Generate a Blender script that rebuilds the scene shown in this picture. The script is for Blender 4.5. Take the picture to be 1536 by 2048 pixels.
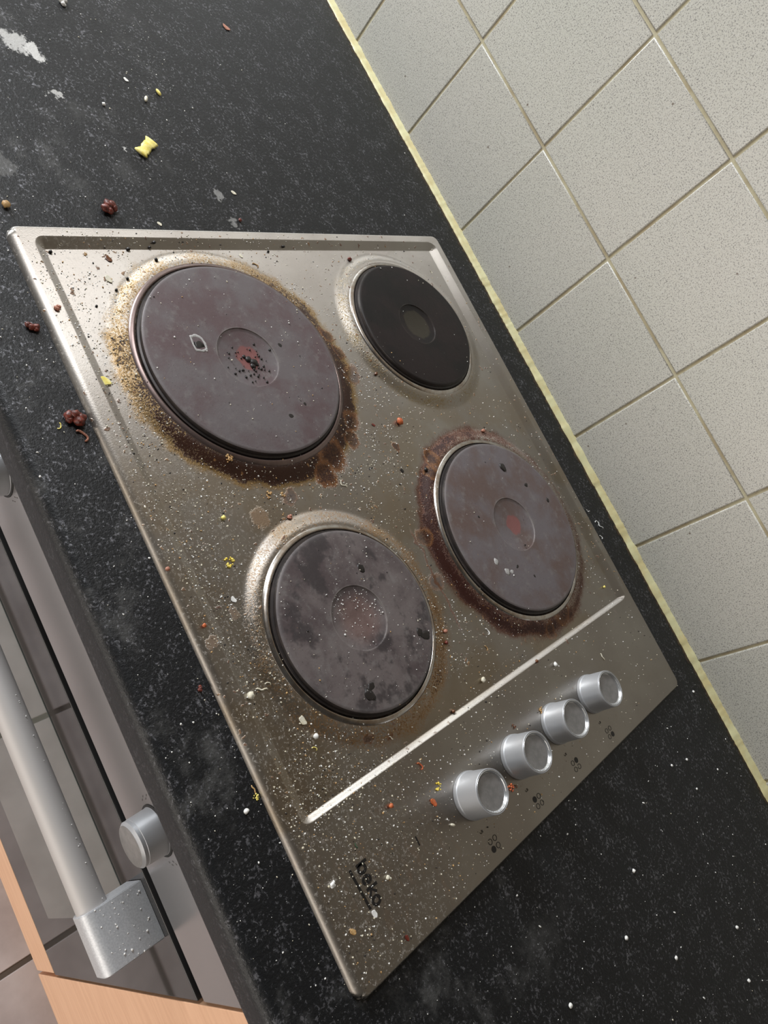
import bpy, bmesh, math, random
import numpy as np
from mathutils import Vector, Matrix, noise

# ------------------------------------------------------------------ camera, world, lights, exposure
SC = bpy.context.scene
COL = SC.collection
for o in list(bpy.data.objects):
    bpy.data.objects.remove(o, do_unlink=True)

def rodrigues(r):
    t = float(np.linalg.norm(r)); k = np.array(r) / t
    K = np.array([[0, -k[2], k[1]], [k[2], 0, -k[0]], [-k[1], k[0], 0]])
    return np.eye(3) + math.sin(t) * K + (1 - math.cos(t)) * K @ K
RC = rodrigues([2.00460, 1.30665, 0.37894])
cam_data = bpy.data.cameras.new('camera')
cam = bpy.data.objects.new('camera', cam_data); COL.objects.link(cam)
cam.matrix_world = Matrix([[RC[0][i], -RC[1][i], -RC[2][i], c] for i, c in enumerate((0.37925, -0.23518, 0.46528))] + [[0, 0, 0, 1]])
cam_data.sensor_fit = 'HORIZONTAL'; cam_data.sensor_width = 36.0
cam_data.lens = 1475.55 / 1536 * 36.0
cam_data.clip_start = 0.01
SC.camera = cam

world = bpy.data.worlds.new('world'); SC.world = world; world.use_nodes = True
bg = world.node_tree.nodes['Background']
bg.inputs['Color'].default_value = (1.0, 0.93, 0.83, 1)
bg.inputs['Strength'].default_value = 0.06

def area(name, loc, target, sx, sy, power, color):
    l = bpy.data.lights.new(name, 'AREA'); l.shape = 'RECTANGLE'; l.size = sx; l.size_y = sy
    l.energy = power; l.color = color
    o = bpy.data.objects.new(name, l); COL.objects.link(o); o.location = loc
    o.rotation_euler = (Vector(target) - Vector(loc)).to_track_quat('-Z', 'Y').to_euler()
    return o
area('window_daylight', (-1.90, -.32, .80), (0.25, 0.2, 0), 0.66, 0.42, 60, (0.93, 0.97, 1.0))
area('ceiling_lamp', (-.80, 0.02, 1.50), (0.25, 0.2, 0), 0.42, 0.42, 14, (0.97, 0.98, 1.0))
area('low_front_fill', (0.55, -1.9, -.10), (0.4, -.1, -.15), 2.4, .9, 36, (1.0, 0.92, 0.83))  # added fill lamp, kept low to brighten cabinet fronts and floor

SC.view_settings.view_transform = 'Standard'
SC.view_settings.look = 'None'
SC.view_settings.gamma = 1.0
SC.view_settings.exposure = 0.0
SC.view_settings.use_curve_mapping = False

random.seed(7)
rnd = random.random
PI = math.pi

# ------------------------------------------------------------------ helpers: nodes
class Mat:
    def __init__(s, name):
        s.m = bpy.data.materials.new(name); s.m.use_nodes = True
        s.nt = s.m.node_tree; s.b = s.nt.nodes['Principled BSDF']
        s.co = s.nt.nodes.new('ShaderNodeTexCoord').outputs['Object']
    def _set(s, sock, v):
        if v is None: return
        if hasattr(v, 'is_output'): s.nt.links.new(v, sock)
        elif isinstance(v, (tuple, list)):
            v = tuple(v)
            if len(v) == 3 and len(sock.default_value) == 4: v = v + (1,)
            sock.default_value = v
        else:
            sock.default_value = v
    def math(s, op, a, b=None, c=None, clamp=False):
        n = s.nt.nodes.new('ShaderNodeMath'); n.operation = op; n.use_clamp = clamp
        s._set(n.inputs[0], a); s._set(n.inputs[1], b)
        if c is not None: s._set(n.inputs[2], c)
        return n.outputs[0]
    def vec(s, op, a, b=None, scale=None):
        n = s.nt.nodes.new('ShaderNodeVectorMath'); n.operation = op
        s._set(n.inputs[0], a); s._set(n.inputs[1], b)
        if scale is not None: s._set(n.inputs['Scale'], scale)
        return n.outputs['Value'] if op in ('LENGTH', 'DOT_PRODUCT', 'DISTANCE') else n.outputs[0]
    def noise(s, scale, detail=2, rough=.5, co=None, dist=0, color=False, off=None):
        n = s.nt.nodes.new('ShaderNodeTexNoise'); n.inputs['Scale'].default_value = scale
        n.inputs['Detail'].default_value = detail; n.inputs['Roughness'].default_value = rough
        n.inputs['Distortion'].default_value = dist
        c = co or s.co
        if off: c = s.vec('ADD', c, off)
        s.nt.links.new(c, n.inputs['Vector'])
        return n.outputs['Color' if color else 'Fac']
    def voro(s, scale, co=None, out='Distance', feature='F1'):
        n = s.nt.nodes.new('ShaderNodeTexVoronoi'); n.feature = feature; n.inputs['Scale'].default_value = scale
        s.nt.links.new(co or s.co, n.inputs['Vector'])
        return n.outputs[out]
    def ss(s, x, a, b, lo=0.0, hi=1.0):          # smooth step map, a may exceed b
        n = s.nt.nodes.new('ShaderNodeMapRange'); n.interpolation_type = 'SMOOTHSTEP'
        if a > b: a, b, lo, hi = b, a, hi, lo
        s._set(n.inputs[0], x)
        for i, v in zip((1, 2, 3, 4), (a, b, lo, hi)): n.inputs[i].default_value = v
        return n.outputs[0]
    def mix(s, f, a, b):
        n = s.nt.nodes.new('ShaderNodeMix'); n.data_type = 'RGBA'
        s._set(n.inputs[0], f); s._set(n.inputs[6], a); s._set(n.inputs[7], b)
        return n.outputs[2]
    def mixf(s, f, a, b):
        n = s.nt.nodes.new('ShaderNodeMix'); n.data_type = 'FLOAT'
        s._set(n.inputs[0], f); s._set(n.inputs[2], a); s._set(n.inputs[3], b)
        return n.outputs[0]
    def sep(s, v):
        n = s.nt.nodes.new('ShaderNodeSeparateXYZ'); s.nt.links.new(v, n.inputs[0]); return n.outputs
    def comb(s, x, y, z):
        n = s.nt.nodes.new('ShaderNodeCombineXYZ')
        for i, v in enumerate((x, y, z)): s._set(n.inputs[i], v)
        return n.outputs[0]
    def bump(s, h, strength, dist):
        n = s.nt.nodes.new('ShaderNodeBump'); n.inputs['Strength'].default_value = strength
        n.inputs['Distance'].default_value = dist; s._set(n.inputs['Height'], h)
        s.nt.links.new(n.outputs[0], s.b.inputs['Normal'])
        return n.outputs[0]
    def out(s, color=None, rough=None, metal=None, spec=None, **kw):
        s._set(s.b.inputs['Base Color'], color); s._set(s.b.inputs['Roughness'], rough)
        s._set(s.b.inputs['Metallic'], metal); s._set(s.b.inputs['Specular IOR Level'], spec)
        for k, v in kw.items(): s._set(s.b.inputs[k.replace('_', ' ')], v)
        return s.m

PL = {'FL': (.1340, .1477, .0902), 'BL': (.1192, .3769, .0736), 'FR': (.3698, .1318, .0736), 'BR': (.3534, .3629, .0902)}

# ------------------------------------------------------------------ materials
def mat_steel():
    M = Mat('stained_brushed_steel')
    xyz = M.sep(M.co); X, Y = xyz[0], xyz[1]
    flat = M.comb(X, Y, 0.0)
    warp = M.vec('SCALE', M.vec('SUBTRACT', M.noise(45, 4, .65, color=True), (.5, .5, .5)), scale=.020)
    wp = M.vec('ADD', flat, warp)
    fine = M.noise(620, 3, .7)
    blot = M.noise(60, 4, .65)
    col = M.mix(M.ss(M.noise(14, 3), .35, .7), (.39, .36, .328), (.44, .415, .38))
    rough = M.mixf(M.noise(30, 3), .33, .42)
    metal = 1.0
    # greasy yellow film
    film = M.math('MULTIPLY', M.ss(M.noise(16, 4, .6, off=(3, 1, 0)), .42, .62), M.ss(X, .10, .30))
    film = M.math('MULTIPLY', film, M.ss(X, .478, .470))
    col = M.mix(M.math('MULTIPLY', film, .45), col, (.33, .25, .15))
    # flour film near the front left
    fl = M.math('MULTIPLY', M.ss(Y, .16, .03), M.ss(M.noise(420, 4, .75, off=(7, 0, 0)), .54, .66))
    metal_m = M.math('SUBTRACT', 1.0, M.math('MULTIPLY', fl, .55))
    col = M.mix(M.math('MULTIPLY', fl, .35), col, (.50, .47, .42))
    # per plate burnt rings
    #       weight, amplitude, preferred direction, second direction
    spec = {'FL': (.36, .84, (.95, .30), (.30, .18, .05), (.035, .012, .006)),
            'BR': (.44, .72, (.10, -.99), (.15, .055, .03), (.035, .010, .007)),
            'FR': (.26, .34, (.75, .66), (.34, .19, .07), (.05, .018, .008)),
            'BL': (.08, .32, (.55, -.85), (.30, .22, .10), (.07, .03, .012))}
    tot = None; dark_t = None
    for k, (cx, cy, R) in PL.items():
        w0, amp, dr, thin, thick = spec[k]
        rel = M.vec('SUBTRACT', wp, (cx, cy, 0))
        d = M.vec('LENGTH', rel)
        nd = M.vec('NORMALIZE', M.vec('SUBTRACT', flat, (cx, cy, 0)))
        a = M.vec('DOT_PRODUCT', nd, (dr[0], dr[1], 0))
        w = M.math('MULTIPLY_ADD', M.math('MULTIPLY_ADD', a, .5, .5), amp, w0)
        # how burnt: high close to the plate, fading out over the collar
        t = M.ss(d, R + .010, R + .036, 1.0, 0.0)
        v = M.math('MULTIPLY', t, w)
        v = M.math('MULTIPLY', v, M.mixf(M.ss(d, R + .009, R + .020), {'FL': .80, 'BR': .52, 'FR': .50, 'BL': .5}[k], 1.0))
        v = M.math('ADD', v, M.math('MULTIPLY', M.math('SUBTRACT', blot, .5), M.math('MULTIPLY', t, .75)))
        v = M.math('ADD', v, M.math('MULTIPLY', M.math('SUBTRACT', fine, .5), M.math('MULTIPLY', t, 1.5)))
        thinm = M.math('MULTIPLY', M.ss(v, .10, .52), .88)
        thickm = M.ss(v, .42, .68)
        col = M.mix(thinm, col, thin)
        col = M.mix(thickm, col, thick)
        any_ = M.math('MAXIMUM', M.math('MULTIPLY', thinm, .25), thickm)
        tot = any_ if tot is None else M.math('MAXIMUM', tot, any_)
        dark_t = thickm if dark_t is None else M.math('MAXIMUM', dark_t, thickm)
    # local burnt splashes (x, y, radius)
    for (sx, sy, r, st) in [(.232, .192, .024, 1), (.247, .176, .017, 1), (.205, .232, .016, .9), (.222, .224, .012, .9), (.160, .262, .014, .7),
                            (.452, .372, .020, .8), (.463, .345, .012, .7), (.262, .306, .012, 1), (.276, .296, .012, 1), (.240, .268, .006, .9),
                            (.330, .249, .013, .8), (.371, .238, .012, .7), (.329, .0367, .007, .55), (.341, .010, .006, .6), (.461, .115, .0055, .9),
                            (.4545, .0955, .006, .8), (.4787, .3562, .004, .8), (.268, .095, .010, .6), (.258, .129, .010, .7),
                            (.116, .254, .012, .8), (.135, .258, .010, .8)]:
        d = M.vec('LENGTH', M.vec('SUBTRACT', wp, (sx, sy, 0)))
        v = M.math('ADD', M.ss(d, r * .3, r * 1.25, 1, 0), M.math('MULTIPLY', M.math('SUBTRACT', fine, .5), .8))
        m = M.math('MULTIPLY', M.ss(v, .40, .75), st)
        col = M.mix(m, col, M.mix(M.ss(v, .6, 1.1), (.20, .085, .03), (.03, .009, .005)) if st >= .7 else (.22, .12, .05))
        tot = M.math('MAXIMUM', tot, m); dark_t = M.math('MAXIMUM', dark_t, M.math('MULTIPLY', m, .5))
    # dried trickle between the two nearer plates
    tr = M.math('ABSOLUTE', M.math('SUBTRACT', M.sep(M.vec('ADD', flat, M.vec('SCALE', warp, scale=.9)))[1], .238))
    trm = M.math('MULTIPLY', M.ss(tr, .0022, .0004), M.math('MULTIPLY', M.ss(X, .315, .325), M.ss(X, .425, .41)))
    col = M.mix(M.math('MULTIPLY', trm, .8), col, (.13, .05, .02)); tot = M.math('MAXIMUM', tot, M.math('MULTIPLY', trm, .8))
    # spattered dots
    vc = M.nt.nodes.new('ShaderNodeTexVoronoi'); vc.inputs['Scale'].default_value = 190; M.nt.links.new(wp, vc.inputs['Vector'])
    rc = M.sep(vc.outputs['Color'])
    dots = M.math('MULTIPLY', M.math('GREATER_THAN', rc[0], M.ss(M.noise(11, 2, off=(0, 5, 0)), .35, .65, .93, .72)), M.ss(vc.outputs['Distance'], .30, .16))
    dots = M.math('MULTIPLY', dots, M.ss(X, .50, .44, .15, 1))
    col = M.mix(M.math('MULTIPLY', dots, .85), col, M.mix(rc[1], (.10, .035, .015), (.28, .15, .06)))
    tot = M.math('MAXIMUM', tot, M.math('MULTIPLY', dots, .85))
    # smears on the control side
    sm = M.noise(1.0, 4, .6, co=M.vec('MULTIPLY', M.vec('ADD', flat, warp), (38, 170, 1)))
    smm = M.math('MULTIPLY', M.math('MULTIPLY', M.ss(sm, .52, .70), M.ss(Y, .19, .08)), M.ss(X, .482, .50))
    col = M.mix(M.math('MULTIPLY', smm, .35), col, (.52, .40, .32))
    metal = M.math('MULTIPLY', metal_m, M.math('SUBTRACT', 1.0, M.math('MULTIPLY', tot, .92)))
    rough = M.mixf(tot, rough, .42)
    M.bump(M.math('ADD', M.math('MULTIPLY', tot, M.math('ADD', fine, .6)), M.math('MULTIPLY', M.noise(900, 1), .12)), .5, .0006)
    tg = M.comb(0.0, 1.0, 0.0)
    return M.out(col, rough, metal, Anisotropic=.85, Tangent=tg)

def mat_iron(kind):
    M = Mat('burnt_cast_iron_' + kind)
    cx, cy, R = 0, 0, 0
    n1 = M.noise(26, 5, .6); n2 = M.noise(90, 5, .7, off=(2, 0, 0)); n3 = M.noise(300, 3, .7)
    if kind == 'clean':
        base = M.mix(M.ss(n1, .35, .65), (.008, .007, .007), (.015, .010, .010)); rr = .45; sh = .0
    else:
        a, b = {'FL': ((.100, .066, .070), (.125, .108, .112)), 'BR': ((.105, .070, .062), (.125, .108, .114)), 'FR': ((.070, .052, .054), (.135, .112, .110))}[kind]
        base = M.mix(M.ss(n1, .35, .65), a, b); rr = .50
    grime = M.ss(n2, .52, .70)
    col = M.mix(M.math('MULTIPLY', grime, .60 if kind != 'clean' else .1), base, (.17, .155, .15) if kind != 'clean' else (.04, .035, .033))
    if kind == 'FR':
        for i, (th, r) in enumerate([((.30, .44), 1)]):
            col = M.mix(M.math('MULTIPLY', M.ss(M.noise(34, 4, .7, off=(9, 4, 0)), .50, .62), .80), col, (.032, .026, .028))
            col = M.mix(M.math('MULTIPLY', M.ss(M.noise(20, 5, .7, off=(1, 14, 0)), .54, .68), .45), col, (.17, .155, .15))
    pit = M.ss(M.voro(260), .12, .05)
    col = M.mix(M.math('MULTIPLY', pit, .6), col, (.02, .015, .015))
    rad = M.vec('LENGTH', M.vec('MULTIPLY', M.vec('ADD', M.co, M.vec('SCALE', M.vec('SUBTRACT', M.noise(120, 3, color=True), (.5, .5, .5)), scale=.007)), (1, 1, 0)))
    spot = {'FL': (.0125, (.20, .070, .065), .9), 'BR': (.0115, (.19, .070, .065), .9), 'FR': (.021, (.19, .115, .10), .55), 'clean': (.018, (.045, .038, .025), .6)}[kind]
    col = M.mix(M.math('MULTIPLY', M.ss(rad, spot[0] + (.004 if kind == 'FR' else 0), spot[0] - (.010 if kind == 'FR' else .0025)), spot[2]), col, spot[1])
    rc_ = {'FL': .0285, 'BR': .0285, 'FR': .0265, 'clean': .024}[kind]
    rad0 = M.vec('LENGTH', M.vec('MULTIPLY', M.co, (1, 1, 0)))
    ring = M.ss(M.math('ABSOLUTE', M.math('SUBTRACT', rad0, rc_)), .0013, .0003)
    col = M.mix(M.math('MULTIPLY', ring, M.math('MULTIPLY', M.ss(n2, .35, .6), .5)), col, (.20, .18, .17) if kind != 'clean' else (.05, .04, .035))
    edge = M.ss(rad0, {'FL': .0855, 'BR': .0855, 'FR': .069, 'clean': .0705}[kind], {'FL': .089, 'BR': .089, 'FR': .0725, 'clean': .0725}[kind])
    col = M.mix(M.math('MULTIPLY', edge, .35), col, (.14, .13, .13) if kind != 'clean' else (.03, .026, .024))
    rough = M.mixf(n2, rr - .08, rr + .12)
    M.bump(M.math('ADD', n3, M.math('MULTIPLY', n2, .7)), .35, .0004)
    return M.out(col, rough, 0.0, .45 if kind != 'clean' else .25)

def mat_simple(name, col, rough, metal=0.0, spec=.5, nz=None, bump=None, **kw):
    M = Mat(name)
    c = col
    if nz:
        c = M.mix(M.ss(M.noise(nz[0], 4, .65), .35, .65), col, nz[1])
    if bump:
        M.bump(M.noise(bump[0], 3, .6), bump[1], bump[2])
    return M.out(c, rough, metal, spec, **kw)

def mat_worktop():
    M = Mat('speckled_black_laminate')
    w = M.vec('ADD', M.co, M.vec('SCALE', M.vec('SUBTRACT', M.noise(160, 2, color=True), (.5, .5, .5)), scale=.005))
    fl = M.noise(360, 4, .72, co=w)
    big = M.noise(55, 3)
    m = M.ss(M.math('ADD', fl, M.math('MULTIPLY', M.math('SUBTRACT', big, .5), .3)), .55, .70)
    z = M.sep(M.co)[2]
    top = M.ss(z, -.006, -.0005)
    m = M.math('MULTIPLY', m, M.mixf(top, .25, 1.0))
    col = M.mix(m, (.0085, .009, .010), (.15, .15, .165))
    # dried flour smears on the left
    xy = M.comb(M.sep(M.co)[0], M.sep(M.co)[1], 0.0)
    wp = M.vec('ADD', xy, M.vec('SCALE', M.vec('SUBTRACT', M.noise(70, 5, .7, color=True), (.5, .5, .5)), scale=.035))
    tot = None
    for (x, y, r, s) in [(-.192, .078, .016, .8), (-.183, .094, .012, 1.0), (-.212, .062, .012, .25), (-.1400, .0943, .008, .75), (-.044, .214, .007, .35), (-.012, .216, .008, .3), (-.06, .02, .018, .14), (-.085, .135, .004, .8)]:
        d = M.vec('LENGTH', M.vec('SUBTRACT', wp, (x, y, 0)))
        v = M.math('ADD', M.ss(d, 0, r * 1.5, 1, 0), M.math('MULTIPLY', M.math('SUBTRACT', M.noise(240, 3, .7), .5), .9))
        mm = M.math('MULTIPLY', M.ss(v, .42, .70), s)
        tot = mm if tot is None else M.math('MAXIMUM', tot, mm)
    dust = M.math('MULTIPLY', M.ss(M.noise(22, 5, .7, off=(1, 8, 0)), .50, .75), M.math('MULTIPLY', M.ss(M.sep(M.co)[1], .30, .02), .12))
    tot = M.math('MAXIMUM', tot, M.math('MULTIPLY', dust, top))
    col = M.mix(tot, col, (.56, .55, .53))
    met = M.math('MULTIPLY', M.math('MULTIPLY', m, .72), M.math('SUBTRACT', 1.0, tot))
    M.bump(M.noise(430, 3, .7), .5, .0010)
    return M.out(col, M.mixf(m, .45, .50), met, M.mixf(m, .3, .8))

def mat_tile():
    M = Mat('pale_speckled_ceramic_tile')
    co = M.vec('MULTIPLY', M.co, (1, 1, 1))
    g = M.noise(5, 3, off=(2, 2, 2))
    base = M.mix(g, (.42, .425, .375), (.48, .455, .415))
    w = M.vec('ADD', M.co, M.vec('SCALE', M.vec('SUBTRACT', M.noise(500, 1, color=True), (.5, .5, .5)), scale=.0012))
    sp = M.noise(820, 2, .6, co=w)
    col = M.mix(M.math('MULTIPLY', M.ss(sp, .52, .63), .80), base, (.14, .135, .13))
    sp2 = M.noise(420, 2, .6, off=(4, 4, 4))
    col = M.mix(M.math('MULTIPLY', M.ss(sp2, .56, .66), .4), col, (.52, .52, .49))
    # cooking splashes, more of them low on the wall
    d = M.math('MULTIPLY', M.ss(M.voro(85), .13, .07), M.math('GREATER_THAN', M.sep(M.voro(85, out='Color'))[0], .94))
    col = M.mix(M.math('MULTIPLY', d, .8), col, (.10, .07, .05))
    M.bump(sp, .12, .0002)
    return M.out(col, .34, 0.0, .45)

STEEL = mat_steel()
IRON = {k: mat_iron(k if k != 'BL' else 'clean') for k in PL}
IRON_SIDE = mat_simple('dark_iron_side', (.022, .019, .019), .36, .35, .5, nz=(60, (.04, .032, .03)))
TRIM = mat_simple('worn_chrome_trim', (.52, .50, .47), .24, 1.0, nz=(80, (.36, .30, .25)))
TRIMD = mat_simple('heat_darkened_trim', (.16, .12, .11), .34, .8, nz=(70, (.20, .15, .14)))
KNOB = mat_simple('silver_painted_knob', (.46, .47, .49), .46, .6, .5, bump=(1500, .08, .0001))
KNOBRIM = mat_simple('bright_knob_rim', (.62, .63, .64), .25, .8)
KNOBTOP = mat_simple('matte_silver_knob_cap', (.20, .195, .19), .45, .4, nz=(150, (.25, .24, .235)))
INK = mat_simple('black_printed_marking', (.008, .007, .007), .45)
INKB = mat_simple('faded_brown_marking', (.045, .035, .028), .5)
SEAL = mat_simple('black_rubber_seal', (.01, .01, .01), .7)
WORK = mat_worktop()
TILE = mat_tile()
GROUT = mat_simple('grubby_olive_grout', (.42, .39, .27), .85, nz=(25, (.31, .26, .165)), bump=(400, .4, .0005))
CAULK = mat_simple('yellowed_silicone_sealant', (.60, .57, .33), .45, nz=(40, (.54, .46, .23)), bump=(120, .4, .0008))
GRIME = mat_simple('black_grime_line', (.012, .009, .006), .6, nz=(200, (.06, .035, .015)))
def mat_floor():
    M = Mat('mottled_pinkish_grey_floor_tile')
    c = M.mix(M.ss(M.noise(9, 5, .6), .3, .7), (.38, .34, .34), (.52, .48, .48))
    c = M.mix(M.math('MULTIPLY', M.ss(M.noise(40, 4, .7), .55, .7), .3), c, (.50, .48, .48))
    return M.out(c, .42, 0.0, .5)
FLOOR = mat_floor()
FGROUT = mat_simple('dark_brown_floor_grout', (.085, .068, .055), .9, bump=(300, .5, .0006))
def mat_wood():
    M = Mat('light_wood_veneer')
    g = M.noise(1.0, 5, .6, co=M.vec('MULTIPLY', M.co, (14, 14, 160)), dist=.4)
    c = M.mix(M.ss(g, .35, .65), (.68, .40, .245), (.75, .46, .29))
    return M.out(c, .42, 0.0, .45)
WOOD = mat_wood()
WOODD = mat_simple('dark_edge_of_chipboard', (.10, .05, .03), .8, nz=(200, (.20, .11, .06)))
PANEL = mat_simple('satin_steel_panel', (.42, .405, .40), .26, .9, nz=(3, (.47, .455, .45)))
GLASS = mat_simple('black_oven_glass', (.030, .029, .029), .035, 0.0, .42)
WINDOW = mat_simple('reflection_grey_oven_window', (.085, .095, .085), .04, 0.0, .8, Coat_Weight=.25, Coat_Roughness=.02)  # lighter grey base stands in for the double glass's extra reflection
DARK = mat_simple('oven_body_black', (.010, .010, .010), .6)
ALU = mat_simple('brushed_aluminium_handle', (.44, .42, .41), .62, .35, bump=(700, .12, .0002))
ALUB = mat_simple('cast_silver_bracket', (.56, .57, .59), .5, .45, nz=(700, (.46, .47, .49)), bump=(500, .12, .0002))
MEAT = mat_simple('cooked_mince_red', (.20, .040, .025), .35, nz=(420, (.06, .012, .008)), bump=(900, .6, .0006))
MEATP = mat_simple('cooked_mince_pink', (.48, .22, .15), .4, nz=(420, (.28, .10, .06)), bump=(900, .5, .0005))
YEL = mat_simple('yellow_pepper', (.80, .66, .12), .35, nz=(300, (.86, .76, .30)), bump=(600, .3, .0004))
YELB = mat_simple('bright_yellow_crumb', (.80, .56, .03), .35, nz=(500, (.85, .70, .15)), bump=(600, .4, .0004))
CREAM = mat_simple('pale_cream_crumb', (.72, .69, .58), .5, nz=(500, (.60, .54, .40)), bump=(700, .4, .0004))
WHITE = mat_simple('white_crumb', (.78, .77, .74), .5)
TAN = mat_simple('toasted_tan_crumb', (.58, .38, .17), .5, nz=(500, (.40, .22, .08)), bump=(700, .5, .0005))
ORANGE = mat_simple('orange_food_bit', (.56, .15, .045), .4, nz=(400, (.42, .08, .03)), bump=(700, .5, .0005))
REDF = mat_simple('dark_red_flake', (.16, .028, .018), .3, nz=(300, (.09, .02, .012)))
BROWNF = mat_simple('glossy_brown_flake', (.15, .055, .02), .25, nz=(300, (.09, .03, .012)))
CHAR = mat_simple('charred_black_crumb', (.012, .009, .008), .45)
GREEN = mat_simple('green_herb_thread', (.03, .10, .05), .5)
DRIED = mat_simple('dried_white_crust', (.42, .41, .40), .6, nz=(600, (.30, .29, .28)))

# ------------------------------------------------------------------ helpers: objects and meshes
def link(name, me, mat=None, parent=None, loc=None, smooth=True):
    o = bpy.data.objects.new(name, me); COL.objects.link(o)
    if mat is not None and not me.materials: me.materials.append(mat)
    if smooth: me.polygons.foreach_set('use_smooth', [True] * len(me.polygons))
    if parent is not None: o.parent = parent
    if loc is not None: o.location = loc
    return o
def tag(o, label=None, cat=None, group=None, kind=None):
    if label: o['label'] = label
    if cat: o['category'] = cat
    if group: o['group'] = group
    if kind: o['kind'] = kind
    return o
def empty(name, loc=(0, 0, 0)):
    o = bpy.data.objects.new(name, None); o.empty_display_size = .02; COL.objects.link(o); o.location = loc; return o
def mesh(name, verts, faces):
    me = bpy.data.meshes.new(name); me.from_pydata([tuple(v) for v in verts], [], faces); me.update(); return me
def frombm(name, bm):
    me = bpy.data.meshes.new(name); bmesh.ops.recalc_face_normals(bm, faces=bm.faces); bm.to_mesh(me); bm.free(); return me
def box(name, lo, hi, mat, parent=None, bevel=0.0, seg=3, loc=(0, 0, 0)):
    bm = bmesh.new(); bmesh.ops.create_cube(bm, size=1)
    for v in bm.verts:
        v.co = Vector([lo[i] + (hi[i] - lo[i]) * (v.co[i] + .5) - loc[i] for i in range(3)])
    if bevel > 0:
        bmesh.ops.bevel(bm, geom=bm.edges[:], offset=bevel, segments=seg, profile=.5, affect='EDGES')
    o = link(name, frombm(name, bm), mat, parent, loc, smooth=False)
    if bevel > 0:
        for p in o.data.polygons: p.use_smooth = p.area < 4 * bevel * max(hi[i] - lo[i] for i in range(3)) * .3
    return o
def lathe_mesh(name, prof, n=128, close=True):
    vs = []; fs = []; k = len(prof)
    for j in range(n):
        a = 2 * PI * j / n; c, s = math.cos(a), math.sin(a)
        for r, z in prof: vs.append((r * c, r * s, z))
    for j in range(n):
        b, d = j * k, ((j + 1) % n) * k
        for i in range(k - 1): fs.append((b + i, d + i, d + i + 1, b + i + 1))
    bm = bmesh.new(); me = mesh(name, vs, fs); bm.from_mesh(me); bpy.data.meshes.remove(me)
    bmesh.ops.remove_doubles(bm, verts=bm.verts, dist=1e-7)
    return frombm(name, bm)
def sharp(me, ang=35):
    try: me.set_sharp_from_angle(angle=math.radians(ang))
    except Exception: pass

# ------------------------------------------------------------------ the setting
def nose_profile():
    r = .010; yf = -.0545; zb = -.034
    p = [(.5560, 0.0)]
    for i in range(9):
        a = PI / 2 * i / 8
        p.append((yf + r - r * math.sin(a), -r + r * math.cos(a)))
    for i in range(7):
        a = PI / 2 * i / 6
        p.append((yf + .006 - .006 * math.cos(a), zb + .006 - .006 * math.sin(a)))
    p.append((.5560, zb))
    return p
def build_worktop():
    p = nose_profile(); xs = (-1.7, 1.7); vs = []; fs = []
    for x in xs: vs += [(x, y, z) for y, z in p]
    n = len(p)
    for i in range(n): fs.append((i, (i + 1) % n, n + (i + 1) % n, n + i))
    fs += [tuple(range(n))[::-1], tuple(range(n, 2 * n))]
    me = mesh('worktop', vs, fs)
    bm = bmesh.new(); bm.from_mesh(me); me = frombm('worktop', bm)
    o = link('worktop', me, WORK); sharp(me, 40)
    tag(o, 'black speckled laminate kitchen worktop running along the tiled wall', 'worktop')
build_worktop()

WY = .5574; PIT = .14826; X0 = -.30468; ZB = .0010; R1 = .14391
def build_wall():
    # tiles with pillowed edges standing proud of a recessed grout bed, one mesh
    bm = bmesh.new(); g = .0016
    def tile(x0, x1, z0, z1):
        b = .0014; d = .0016
        lo = [(x0, z0), (x1, z0), (x1, z1), (x0, z1)]
        hi = [(x0 + b, z0 + b), (x1 - b, z0 + b), (x1 - b, z1 - b), (x0 + b, z1 - b)]
        base = [bm.verts.new((x, WY + .004, z)) for x, z in lo]
        mid = [bm.verts.new((x, WY + d * .55, z)) for x, z in lo]
        m2 = [bm.verts.new(((x * .6 + u * .4), WY + d * .12, (z * .6 + w * .4))) for (x, z), (u, w) in zip(lo, hi)]
        top = [bm.verts.new((x, WY, z)) for x, z in hi]
        for a, c in ((base, mid), (mid, m2), (m2, top)):
            for i in range(4):
                f = bm.faces.new((a[i], a[(i + 1) % 4], c[(i + 1) % 4], c[i])); f.smooth = a is not base
        bm.faces.new(top)
    for i in range(-9, 12):
        x = X0 + PIT * i
        for j in range(0, 3):
            z0 = ZB - .012 if j == 0 else ZB + R1 + PIT * (j - 1)
            z1 = ZB + R1 + PIT * j
            j1 = (random.random() - .5) * .0006
            tile(x + g + j1, x + PIT - g + j1, z0 + (g if j else 0), z1 - g)
    o = link('wall_back', frombm('wall_back', bm), TILE, smooth=False); tag(o, kind='structure')
    g = box('trim_1', (-1.7, WY + .0013, -.012), (1.7, WY + .012, ZB + R1 + PIT * 2), GROUT); tag(g, kind='structure')
    w = box('wall_back_unseen', (-1.7, WY + .0121, -.9), (1.7, WY + .10, 2.4), mat_simple('darkened_unseen_plaster', (.24, .20, .15), .8)); w.name = 'wall_rear'  # unseen wall above the tiles, made dark to dim reflections in the steel
    tag(w, kind='structure')
build_wall()

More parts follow.
